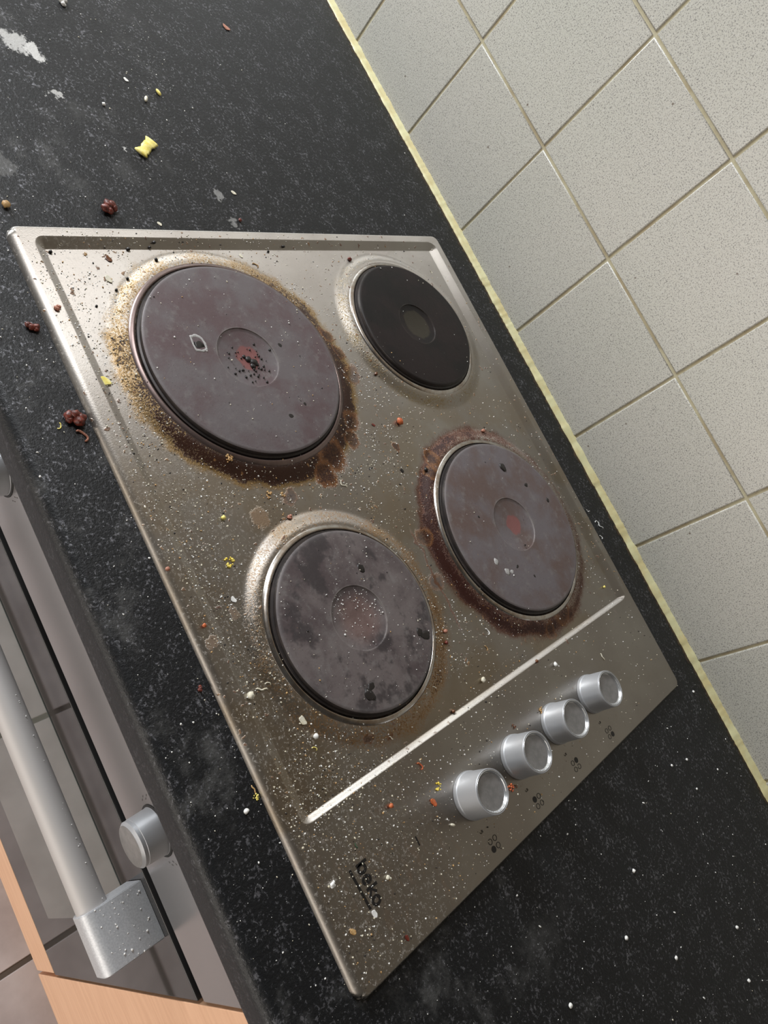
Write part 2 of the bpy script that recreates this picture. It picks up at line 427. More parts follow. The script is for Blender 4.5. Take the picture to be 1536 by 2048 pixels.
def bead(name, prof, x0, x1, step, jit, mat):
    xs = [x0 + step * i for i in range(int((x1 - x0) / step) + 1)]; vs = []; fs = []; n = len(prof)
    for x in xs:
        w = 1 + jit * noise.noise(Vector((x * 60, 0, 3))) + jit * .8 * noise.noise(Vector((x * 260, 5, 3)))
        for y, z in prof: vs.append((x, WY + y * w if y < 0 else WY + y, z * (w if z > 0 else 1)))
    for i in range(len(xs) - 1):
        for k in range(n - 1):
            fs.append((i * n + k, (i + 1) * n + k, (i + 1) * n + k + 1, i * n + k + 1))
    me = mesh(name, vs, fs); bm = bmesh.new(); bm.from_mesh(me); me = frombm(name, bm)
    return tag(link(name, me, mat), kind='structure')
bead('trim_2', [(-.0082, .0002), (-.0074, .0016), (-.005, .0026), (-.0022, .0038), (0, .0052), (.001, .0056)], -1.7, 1.7, .003, .22, CAULK)
bead('trim_3', [(-.0112, .00005), (-.0100, .00025), (-.0060, .0005)], -1.7, 1.7, .003, .35, GRIME)

def build_floor():
    H = -.90; P = .3248; gx = .2675; gy = -.235; g = .0035
    bm = bmesh.new()
    for i in range(-7, 7):
        for j in range(-8, 1):
            x0, x1, y0, y1 = gx + P * i + g, gx + P * (i + 1) - g, gy + P * j + g, gy + P * (j + 1) - g
            b = .002
            lo = [bm.verts.new(p) for p in ((x0, y0, H - .003), (x1, y0, H - .003), (x1, y1, H - .003), (x0, y1, H - .003))]
            hi = [bm.verts.new(p) for p in ((x0 + b, y0 + b, H), (x1 - b, y0 + b, H), (x1 - b, y1 - b, H), (x0 + b, y1 - b, H))]
            bm.faces.new(hi)
            for k in range(4): bm.faces.new((lo[k], lo[(k + 1) % 4], hi[(k + 1) % 4], hi[k]))
    tag(link('floor', frombm('floor', bm), FLOOR, smooth=False), kind='structure')
    tag(box('trim_4', (-2.1, -2.9, H - .05), (2.3, .56, H - .0018), FGROUT), kind='structure')
build_floor()

# ------------------------------------------------------------------ hob: one pressed steel sheet as a height field
HW, HD, HR = .5881, .4998, .009
HRIM, HFLO = .006, .0017
def sm(t):
    t = np.clip(t, 0, 1); return t * t * (3 - 2 * t)
def hob_z(x, y):
    x = np.asarray(x, float); y = np.asarray(y, float)
    # bevelled rim
    dl, dr_, df, db = x / .0035, (HW - x) / .0032, y / .0068, (HD - y) / .0035
    a = np.clip(1 - np.minimum(dl, dr_), 0, 1); b = np.clip(1 - np.minimum(df, db), 0, 1)
    s = np.clip(1 - np.sqrt(a * a + b * b), 0, 1)
    z = .0004 + (HRIM - .0004) * np.sqrt(np.clip(1 - (1 - s) ** 2.2, 0, 1))
    # sunken well
    tl, tr = (x - .0095) / .0105, (.4782 - x) / .0052
    tf, tb = (y - .0155) / .0090, (.4888 - y) / .0130
    a = np.clip(1 - np.minimum(tl, tr), 0, 1.5); b = np.clip(1 - np.minimum(tf, tb), 0, 1.5)
    s = np.clip(1 - np.sqrt(a * a + b * b), 0, 1)
    e = .16; lin = np.clip((s - e / 2) / (1 - e), 0, 1)
    z = z - (HRIM - HFLO) * (.75 * lin + .25 * sm(s))
    # domed collars
    for cx, cy, R in PL.values():
        d = np.hypot(x - cx, y - cy)
        c = sm((R + .0240 - d) / .0150)
        z = z + .0038 * c * (d > R - .004)
        z = np.where(d < R + .002, .0035, z)
    return z
def axis(lo, hi, dense, base=.0014, fine=.0004):
    xs = [lo]
    while xs[-1] < hi - 1e-9:
        x = xs[-1]
        f = any(a - 1e-9 <= x < b for a, b in dense)
        xs.append(min(hi, x + (fine if f else base)))
    return np.array(xs)
def build_hob():
    root = empty('electric_hob', (0, 0, 0))
    tag(root, 'dirty stainless steel electric hob with four plates and four knobs, set in the worktop', 'hob')
    xs = axis(0, HW, [(0, .004), (.008, .022), (.470, .480), (HW - .0045, HW)])
    ys = axis(0, HD, [(0, .008), (.015, .025), (.474, .490), (HD - .0045, HD)])
    X, Y = np.meshgrid(xs, ys, indexing='ij')
    Z = hob_z(X, Y)
    # round the corners: square corner patches mapped onto quarter discs
    for sx in (0, 1):
        for sy in (0, 1):
            ux = (HR - X) / HR if sx == 0 else (X - (HW - HR)) / HR
            uy = (HR - Y) / HR if sy == 0 else (Y - (HD - HR)) / HR
            m = (ux > 0) & (uy > 0)
            k = np.where(m, np.maximum(ux, uy) / np.maximum(np.hypot(ux, uy), 1e-9), 1)
            cxx = HR if sx == 0 else HW - HR; cyy = HR if sy == 0 else HD - HR
            X = np.where(m, cxx + (X - cxx) * k, X); Y = np.where(m, cyy + (Y - cyy) * k, Y)
    nx, ny = X.shape
    V = np.stack([X, Y, Z], -1).reshape(-1, 3)
    I = np.arange(nx * ny).reshape(nx, ny)
    F = np.stack([I[:-1, :-1], I[1:, :-1], I[1:, 1:], I[:-1, 1:]], -1).reshape(-1, 4)
    # turned down skirt
    loop = np.concatenate([I[:, 0], I[-1, 1:], I[::-1, -1][1:], I[0, ::-1][1:-1]])
    S = V[loop].copy(); S[:, 2] = .0001
    base = len(V); V = np.concatenate([V, S]); n = len(loop)
    L2 = base + np.arange(n)
    F2 = np.stack([loop, L2, np.roll(L2, -1), np.roll(loop, -1)], -1)
    F = np.concatenate([F, F2])
    me = bpy.data.meshes.new('hob_top')
    me.vertices.add(len(V)); me.vertices.foreach_set('co', V.astype(np.float32).ravel())
    me.loops.add(F.size); me.loops.foreach_set('vertex_index', F.astype(np.int32).ravel())
    me.polygons.add(len(F)); me.polygons.foreach_set('loop_start', np.arange(0, F.size, 4, dtype=np.int32))
    me.polygons.foreach_set('loop_total', np.full(len(F), 4, dtype=np.int32)) if False else None
    me.update(calc_edges=True); me.validate()
    link('hob_top', me, STEEL, root)
    box('rubber_seal', (.0012, .0012, .0), (HW - .0012, HD - .0012, .0003), SEAL, root)
    return root
HOB = build_hob()

def build_plate(key, label):
    cx, cy, R = PL[key]
    zt = .0122
    rr = .0285 * R / .0902 if key != 'BL' else .024
    if key == 'FR': rr = .0265
    prof = [(0, zt - .0012), (rr - .0012, zt - .0012), (rr - .0004, zt - .0009), (rr, zt)]
    prof += [(R * .5, zt + .0001), (R - .0022, zt), (R - .0008, zt - .0002), (R, zt - .0008)]
    me = lathe_mesh('hotplate', prof, 160)
    o = link('hotplate', me, IRON[key], HOB, (cx, cy, 0)); sharp(me, 30)
    o['label'] = label
    side = [(R, zt - .0008), (R + .0006, zt - .0024), (R + .0006, zt - .0040), (R + .0022, zt - .0044), (R + .0026, zt - .0052), (R + .0026, .0030)]
    me = lathe_mesh('plate_skirt', side, 160); link('plate_skirt', me, IRON_SIDE, o); sharp(me, 30)
    tr = [(R + .0030, .0040), (R + .0033, .0066), (R + .0040, .0073), (R + .0050, .0072), (R + .0066, .0065), (R + .0080, .0058), (R + .0084, .0046)]
    me = lathe_mesh('trim_ring', tr, 160); link('trim_ring', me, TRIM if key in ('BL', 'FR', 'BR') else TRIMD, o)
    return o
P_FL = build_plate('FL', 'largest front left hotplate with a white crust and black droplets')
P_BL = build_plate('BL', 'cleanest small black back left hotplate')
P_FR = build_plate('FR', 'small front right hotplate dusted with white crumbs')
P_BR = build_plate('BR', 'large back right hotplate with a red centre spot')

def build_knob(cx, cy):
    r = .0178; k = r * .94
    base = lathe_mesh('control_knob', [(r + .0006, 0.0062), (r + .0008, .0072), (r + .0006, .0096), (r + .0001, .0101), (r - .0001, .0106), (k + .0004, .0298), (k + .0003, .0306), (k - .0001, .0310), (k - .0004, .0310), (k - .0006, .0307), (k - .0009, .0307)], 72)
    o = link('control_knob', base, KNOB, HOB, (cx, cy, 0)); sharp(base, 28)
    rim = lathe_mesh('knob_rim', [(k - .0009, .0307), (k - .0011, .0311), (k - .0015, .0310), (k - .0018, .0300), (k - .0023, .0292), (k - .0029, .0288)], 72)
    link('knob_rim', rim, KNOBRIM, o)
    cap = lathe_mesh('knob_cap', [(k - .0029, .0288), (k * .5, .0285), (0, .0284)], 72)
    link('knob_cap', cap, KNOBTOP, o)
    return o
def ring_poly(cx, cy, ro, ri, z, n=28):
    vs = []; fs = []
    for j in range(n):
        a = 2 * PI * j / n
        vs += [(cx + ro * math.cos(a), cy + ro * math.sin(a), z), (cx + ri * math.cos(a), cy + ri * math.sin(a), z)]
    for j in range(n):
        b = (j + 1) % n
        fs.append((2 * j, 2 * b, 2 * b + 1, 2 * j + 1))
    return vs, fs
def stroke(pts, w, z):
    # constant width ribbon along a 2d polyline
    vs = []; fs = []
    for i, p in enumerate(pts):
        a = pts[max(0, i - 1)]; b = pts[min(len(pts) - 1, i + 1)]
        dx, dy = b[0] - a[0], b[1] - a[1]; l = math.hypot(dx, dy) or 1
        nx_, ny_ = -dy / l * w / 2, dx / l * w / 2
        vs += [(p[0] + nx_, p[1] + ny_, z), (p[0] - nx_, p[1] - ny_, z)]
    for i in range(len(pts) - 1): fs.append((2 * i, 2 * i + 1, 2 * i + 3, 2 * i + 2))
    return vs, fs
def merge(parts):
    vs = []; fs = []
    for v, f in parts:
        o = len(vs); vs += v; fs += [tuple(i + o for i in q) for q in f]
    return vs, fs
def ink(name, parts, mat, parent, thick=.00012):
    vs, fs = merge(parts); me = mesh(name, vs, fs)
    bm = bmesh.new(); bm.from_mesh(me); bpy.data.meshes.remove(me)
    bmesh.ops.recalc_face_normals(bm, faces=bm.faces)
    if bm.faces[:] and sum(f.normal.z for f in bm.faces) < 0: bmesh.ops.reverse_faces(bm, faces=bm.faces)
    r = bmesh.ops.extrude_face_region(bm, geom=bm.faces[:])
    for g in r['geom']:
        if isinstance(g, bmesh.types.BMVert): g.co.z += thick
    me2 = frombm(name, bm)
    return link(name, me2, mat, parent, smooth=False)
def arc(cx, cy, r, a0, a1, n=20, ry=None):
    ry = ry or r
    return [(cx + r * math.cos(math.radians(a0 + (a1 - a0) * i / n)), cy + ry * math.sin(math.radians(a0 + (a1 - a0) * i / n))) for i in range(n + 1)]
ZP = .00603
KY = [.1580, .2222, .2855, .3500]
FILL = [(1, -1), (-1, -1), (-1, 1), (1, 1)]       # which of the four plates the knob works
for y, (fx, fy) in zip(KY, FILL):
    build_knob(.5322, y)
    cx, cy = .5720, y - .0003
    parts = []; d = .0030
    for sx in (-1, 1):
        for sy in (-1, 1):
            q = (cx + sx * d, cy + sy * d)
            if (sx, sy) == (fx, fy):
                vs, fs = ring_poly(q[0], q[1], .0025, .0, ZP); parts.append((vs, fs))
            else: parts.append(ring_poly(q[0], q[1], .0023, .0018, ZP))
    ink('plate_symbol', parts, INK, HOB)
    # small faded figure next to the symbol
    gx, gy = .5587, y - .0070; h = .0030
    s5 = [(gx + .0011, gy + h / 2), (gx - .0008, gy + h / 2), (gx - .0010, gy + .0003)] + arc(gx - .0001, gy - .0004, .0011, 110, -120, 10)
    ink('figure_marking', [stroke(s5, .0005, ZP)], INKB, HOB)
    # minor dial ticks
def logo():
    w = .0021; b0 = .0390; xh = .0062; r = xh / 2
    parts = []
    def o_(cx, a0=0, a1=360): return stroke(arc(cx, b0 + r, r * 1.02 - w * .3, a0, a1, 30, r), w, ZP)
    parts.append(stroke([(.5190, b0 - .0004), (.5190, b0 + .0092)], w, ZP)); parts.append(o_(.5223))
    parts.append(o_(.5300, 8, 318)); parts.append(stroke([(.5276, b0 + r), (.5328, b0 + r)], w * .85, ZP + .00001))
    parts.append(stroke([(.5356, b0 - .0004), (.5356, b0 + .0092)], w, ZP))
    parts.append(stroke([(.5402, b0 + xh + .0002), (.5366, b0 + r), (.5408, b0 - .0004)], w * .95, ZP + .00001))
    parts.append(o_(.5445))
    return parts
ink('brand_lettering', logo(), INK, HOB)
ink('logo_underline', [stroke([(.5180, .0331), (.5466, .0352)], .0019, ZP)], INK, HOB)
ink('dial_mark', [stroke([(.5288, .0934), (.5358, .0934)], .0012, ZP)], INK, HOB)

# white crust, droplets and chips burnt on the plates
def blob(name, r, mat, parent, loc, sx=1, sy=1, sz=.5, rot=0, seed=0, amp=.25, sub=2, freq=1.6):
    bm = bmesh.new(); bmesh.ops.create_icosphere(bm, subdivisions=sub, radius=1)
    off = Vector((seed * 3.1, seed * 1.7, seed * .9)); c, s = math.cos(rot), math.sin(rot)
    for v in bm.verts:
        k = 1 + amp * 2 * noise.noise(v.co * freq + off)
        p = v.co * k * r; p = Vector((p.x * sx, p.y * sy, p.z * sz))
        v.co = Vector((p.x * c - p.y * s, p.x * s + p.y * c, p.z))
    return link(name, frombm(name, bm), mat, parent, loc)
def local(k, x, y, z=.0122): return (x - PL[k][0], y - PL[k][1], z)
def crust():
    pts = []; x0, y0 = local('FL', .1174, .1065)[:2]
    prof = [(-8, -5), (-9, 1), (-6, 6), (0, 7.5), (6, 6.5), (7.5, 1), (6, -5.5), (0, -6)]
    n = len(prof); vs = []
    for sc, z in ((1.0, .0122), (.97, .01255), (.80, .01258), (.72, .0123)):
        for i in range(n * 4):
            t = i / 4; a = prof[int(t) % n]; b = prof[(int(t) + 1) % n]; f = t - int(t)
            px, py = (a[0] * (1 - f) + b[0] * f) * .00105, (a[1] * (1 - f) + b[1] * f) * .00095
            j = 1 + .10 * noise.noise(Vector((i * .7, sc * 3, 0)))
            vs.append((x0 + px * sc * j, y0 + py * sc * j, z))
    m = n * 4; fs = []
    for k in range(3):
        for i in range(m): fs.append((k * m + i, k * m + (i + 1) % m, (k + 1) * m + (i + 1) % m, (k + 1) * m + i))
    me = mesh('dried_crust', vs, fs); o = link('dried_crust', me, DRIED, P_FL); o['label'] = 'white ring of dried crust'
    blob('burnt_patch', .0042, CHAR, P_FL, (x0 + .0002, y0, .0122), 1.0, 1.0, .06, .4, 5, .3)
crust()
drop0 = None
rs = random.Random(11)
for i in range(58):
    if i < 5:
        dx, dy, r = [(.002, -.001, .0030), (.0052, .0028, .0034), (.0085, .0005, .0026), (-.001, -.004, .0018), (.0075, .0055, .0016)][i]
    else:
        a = rs.random() * 2 * PI; q = .006 + .020 * rs.random() ** .8; dx, dy = q * math.cos(a), q * math.sin(a); r = .0004 + .0008 * rs.random()
        if dx < -.012: dx *= -.8
    z = .0115 if math.hypot(dx, dy) < .026 else .0122
    if drop0 is None:
        drop0 = blob('burnt_droplet', 1.0, CHAR, P_FL, (0, 0, 0), 1, 1, .45, 0, 1, .12); o = drop0
    else:
        o = drop0.copy(); COL.objects.link(o)
    o.location = (dx, dy, z); o.scale = (r, r * (.85 + .3 * rs.random()), r); o.rotation_euler = (0, 0, rs.random() * 6)
for (x, y, r) in [(.1935, .161, .0030), (.1851, .1809, .0024), (.182, .178, .0018), (.1263, .1857, .0028), (.131, .188, .0016), (.177, .165, .0012), (.168, .180, .0012), (.175, .186, .0010)]:
    o = drop0.copy(); COL.objects.link(o); o.location = local('FL', x, y); o.scale = (r, r * .75, r * .10); o.rotation_euler = (0, 0, x * 900)
def droplets(par, key, lst, mat, nm, zs=.3):
    for i, (x, y, r) in enumerate(lst):
        blob(nm, r, mat, par, local(key, x, y), 1, .8, zs, i * 1.3, i + 3, .25)
droplets(P_FR, 'FR', [(.3347, .155, .0042), (.4063, .186, .0050), (.402, .181, .0040), (.4250, .1076, .0058), (.420, .112, .0040)], CHAR, 'burnt_patch', .05)
droplets(P_BR, 'BR', [(.2952, .3895, .0050), (.3212, .4116, .0028), (.3448, .4333, .0026), (.333, .318, .0018), (.392, .335, .0022), (.408, .352, .0016), (.377, .362, .0012)], CHAR, 'burnt_droplet', .22)
droplets(P_BR, 'BR', [(.392, .318, .0040), (.394, .324, .0028), (.379, .310, .0038)], DRIED, 'dried_crust', .05)

# ------------------------------------------------------------------ oven under the worktop
YO = -.032
def build_oven():
    root = empty('built_in_oven', (.29, YO + .03, -.58))
    L = root.location
    tag(root, 'stainless steel and black glass built-in oven below the worktop front edge', 'oven')
    def bx(name, lo, hi, mat, par=root, bevel=0):
        o = box(name, [lo[i] - (L[i] if par is root else 0) for i in range(3)], [hi[i] - (L[i] if par is root else 0) for i in range(3)], mat, par, bevel)
        return o
    bx('oven_body', (.016, YO + .022, -.577), (.568, .50, -.042), DARK)
    cp = bx('control_panel', (.009, YO, -.1545), (.5745, YO + .021, -.0385), PANEL, bevel=.0012)
    door = bx('oven_door', (.009, YO, -.576), (.5745, YO + .020, -.1665), GLASS, bevel=.0010)
    win = bx('door_window', (.080, YO - .0006, -.5018), (.5055, YO + .002, -.2275), WINDOW); win.parent = door
    # handle bar
    hy, hz, hr = -.0680, -.1915, .0118
    n = 48; vs = []; fs = []
    for x in (.078, .4755):
        for j in range(n):
            a = 2 * PI * j / n; vs.append((x - L[0], hy + hr * math.cos(a) - L[1], hz + hr * math.sin(a) - L[2]))
    for j in range(n): fs.append((j, (j + 1) % n, n + (j + 1) % n, n + j))
    bm = bmesh.new(); me = mesh('handle', vs, fs); bm.from_mesh(me)
    h = link('door_handle', frombm('door_handle', bm), ALU, door)
    for x0 in (.4755, .0295):
        # bracket: flat top, rounded front, runs back to the glass
        x1 = x0 + .0480; zt = -.1770; zb = -.2085; yf = -.0808; r = .0100
        pr = [(YO - .0002, zt)] + [(yf + r - r * math.sin(PI / 2 * i / 8), zt - r + r * math.cos(PI / 2 * i / 8)) for i in range(9)]
        pr += [(yf + r - r * math.cos(PI / 2 * i / 8), zb + r - r * math.sin(PI / 2 * i / 8)) for i in range(9)] + [(YO - .0002, zb)]
        m = len(pr); vs = [(x - L[0], y - L[1], z - L[2]) for x in (x0, x1) for y, z in pr]
        fs = [(i, (i + 1) % m, m + (i + 1) % m, m + i) for i in range(m)] + [tuple(range(m))[::-1], tuple(range(m, 2 * m))]
        me = mesh('handle_bracket', vs, fs); bm = bmesh.new(); bm.from_mesh(me)
        ed = [e for e in bm.edges if len(e.link_faces) == 2 and any(len(f.verts) > 4 for f in e.link_faces)]
        bmesh.ops.bevel(bm, geom=ed, offset=.0007, segments=2, affect='EDGES')
        me = frombm('handle_bracket', bm); o = link('handle_bracket', me, ALUB, door); sharp(me, 30)
    # knobs
    for x in (.4415, .1450):
        r = .0182
        pr = [(r + .0003, .0008), (r, .0012), (r - .0006, .0160), (r - .0009, .0163), (r - .0009, .0168), (r - .0008, .0190), (r - .0022, .0205), (r - .0026, .0210)]
        me = lathe_mesh('oven_knob', pr, 72)
        k = link('oven_knob', me, KNOB, root, (x - L[0], YO - L[1], -.1030 - L[2])); k.rotation_euler = (PI / 2, 0, 0); sharp(me, 30)
        r2 = r - .0026
        link('knob_cap', lathe_mesh('knob_cap', [(r2, .0210), (r2 - .0006, .0212), (0, .0213)], 64), KNOBTOP, k)
        link('knob_shadow_ring', lathe_mesh('knob_gap_shade', [(r + .0022, .0003), (r + .0018, .0008), (r - .002, .0009)], 64), DARK, k).name = 'knob_gap_shade'  # flat black ring standing in for the shaded gap round the knob
        # faint printed figures either side
        for sx in (-1, 1):
            parts = []
            for q in range(4):
                parts.append(stroke([(x + sx * (.0235 + .0022 * (q % 2)) , -.100 + .0035 * q), (x + sx * (.0250 + .0022 * (q % 2)), -.0985 + .0035 * q)], .0005, 0))
            vs, fs = merge(parts); me = mesh('panel_marking', [(a - L[0], YO - .0002 - L[1], b - L[2] - .006) for a, b, _ in vs], fs)
            link('panel_marking', me, INKB, root, smooth=False)
build_oven()

def cabinets():
    r1 = empty('oven_housing_cabinet', (.29, .2, -.656))
    tag(r1, 'light wood cabinet housing the oven, its strip of veneer showing below the glass door', 'cabinet')
    def bx(root, name, lo, hi, mat, bevel=0):
        L = root.location
        return box(name, [lo[i] - L[i] for i in range(3)], [hi[i] - L[i] for i in range(3)], mat, root, bevel)
    bx(r1, 'lower_panel', (-.010, YO, -.6560), (.5720, YO + .018, -.5795), WOOD, .0006)
    bx(r1, 'base_panel', (-.010, YO + .019, -.6560), (.5695, .54, -.5850), WOODD)
    r2 = empty('base_cabinet', (.85, .2, -.66))
    tag(r2, 'light wood base cabinet right of the oven, door closed', 'cabinet')
    bx(r2, 'cabinet_door', (.5770, YO, -.6600), (1.1700, YO + .018, -.0400), WOOD, .0006)
    bx(r2, 'carcass', (.5750, YO + .0185, -.6560), (1.1700, .54, -.0345), WOODD)
    p = box('baseboard_front', (-1.7, .030, -.8990), (1.7, .046, -.6565), WOOD); tag(p, kind='structure')
cabinets()

# ------------------------------------------------------------------ food bits, each one a thing
def surf(x, y):
    if 0 < x < HW and 0 < y < HD:
        for cx, cy, R in PL.values():
            d = math.hypot(x - cx, y - cy)
            if d < R: return .0122
            if d < R + .0075: return .0066
        return float(hob_z(x, y))
    return 0.0
def lumps(bm, n, r, spread, rs, sz=.8):
    for i in range(n):
        a = rs.random() * 2 * PI; q = spread * math.sqrt(rs.random()); rr = r * (.55 + .6 * rs.random())
        m = Matrix.Translation((q * math.cos(a), q * math.sin(a), rr * sz * (.7 + .8 * rs.random() * (1 - q / (spread + 1e-6))))) @ Matrix.Diagonal((rr, rr * (.7 + .5 * rs.random()), rr * sz, 1))
        res = bmesh.ops.create_icosphere(bm, subdivisions=2, radius=1, matrix=m)
        for v in res['verts']:
            v.co += v.co.normalized() * rr * .35 * noise.noise(v.co * 900 + Vector((i, 0, 0)))
def tube(bm, pts, r, n=7, flat=1.0):
    rings = []
    for i, p in enumerate(pts):
        a = Vector(pts[max(0, i - 1)]); b = Vector(pts[min(len(pts) - 1, i + 1)]); d = (b - a).normalized()
        u = d.cross(Vector((0, 0, 1))).normalized(); w = u.cross(d)
        rr = r * (.55 if i in (0, len(pts) - 1) else 1)
        rings.append([bm.verts.new(Vector(p) + (u * math.cos(2 * PI * k / n) + w * math.sin(2 * PI * k / n) * flat) * rr) for k in range(n)])
    for a, b in zip(rings, rings[1:]):
        for k in range(n): bm.faces.new((a[k], a[(k + 1) % n], b[(k + 1) % n], b[k]))
    bm.faces.new(rings[0][::-1]); bm.faces.new(rings[-1])
def bit(kind, mat, x, y, size, rot, name, label, cat, group=None, seed=None, flat=None):
    rs = random.Random(seed if seed is not None else int(abs(x * 7919 + y * 104729) * 1000))
    mm = size / 1000.0; bm = bmesh.new()
    if kind == 'chunk': lumps(bm, 9, mm * .26, mm * .34, rs)
    elif kind == 'cluster': lumps(bm, 14, mm * .13, mm * .45, rs, .7)
    elif kind == 'crumb':
        bmesh.ops.create_icosphere(bm, subdivisions=2, radius=mm / 2)
        for v in bm.verts:
            v.co *= 1 + .5 * noise.noise(v.co / mm * 3 + Vector((rs.random() * 9, 3, 1))); v.co.z = v.co.z * .75 + mm * .30
    elif kind == 'grain':
        bmesh.ops.create_icosphere(bm, subdivisions=2, radius=mm / 2)
        for v in bm.verts: v.co = Vector((v.co.x, v.co.y * .42, v.co.z * .38 + mm * .17))
    elif kind == 'flake':
        bmesh.ops.create_icosphere(bm, subdivisions=3, radius=mm / 2)
        for v in bm.verts:
            k = 1 + .35 * noise.noise(Vector((v.co.x, v.co.y, 0)) / mm * 2.2 + Vector((rs.random() * 0 + x * 99, 3, 1)))
            v.co = Vector((v.co.x * k, v.co.y * k * .72, v.co.z * .13 + mm * .07 + .25 * mm * (v.co.x / mm) ** 2))
    elif kind == 'curl':
        pts = [(mm * .5 * math.cos(a), mm * .32 * math.sin(a), mm * .10 + mm * .05 * math.sin(3 * a)) for a in [(-.2 + 1.25 * i / 9) * PI * .9 for i in range(10)]]
        tube(bm, pts, mm * .085)
    elif kind == 'stick':
        pts = [(mm * (i / 7 - .5), mm * .06 * math.sin(i * 1.3 + x * 50), mm * .07) for i in range(8)]
        tube(bm, pts, mm * .075, flat=.8)
    elif kind == 'shred':
        pts = [(mm * (i / 9 - .5), mm * .16 * math.sin(i * .9 + 1), mm * .05 + mm * .03 * math.sin(i * 1.7)) for i in range(10)]
        tube(bm, pts, mm * .048)
    c, s = math.cos(rot), math.sin(rot)
    for v in bm.verts: v.co = Vector((v.co.x * c - v.co.y * s, v.co.x * s + v.co.y * c, v.co.z))
    zmin = min(v.co.z for v in bm.verts)
    for v in bm.verts: v.co.z -= zmin
    o = link(name, frombm(name, bm), mat, None, (x, y, surf(x, y)))
    return tag(o, label, cat, group)

def yellow_strip():
    # folded piece of yellow pepper with flared ends
    n = 13; vs = []; fs = []; Lh = .0122
    for i in range(n):
        t = i / (n - 1) * 2 - 1; w = .0048 * (1 + .32 * abs(t) ** 2 + .08 * math.sin(i * 2.3)); z = .0016 + .0010 * t * t + .0005 * math.sin(i)
        for k in range(8):
            a = 2 * PI * k / 8; vs.append((t * Lh, w * math.cos(a) + .0004 * math.sin(i * 1.1), max(0.00005, z + .0011 * math.sin(a))))
    for i in range(n - 1):
        for k in range(8): fs.append((i * 8 + k, i * 8 + (k + 1) % 8, (i + 1) * 8 + (k + 1) % 8, (i + 1) * 8 + k))
    fs += [tuple(range(8))[::-1], tuple(range((n - 1) * 8, n * 8))]
    me = mesh('yellow_pepper_strip', vs, fs); bm = bmesh.new(); bm.from_mesh(me)
    o = link('yellow_pepper_strip', frombm('yellow_pepper_strip', bm), YEL, None, (-.0900, .1575, .0)); o.rotation_euler = (0, 0, 2.285)
    tag(o, 'short yellow piece of food with flared ends on the worktop left of the hob', 'food piece')
yellow_strip()
W = 'worktop'
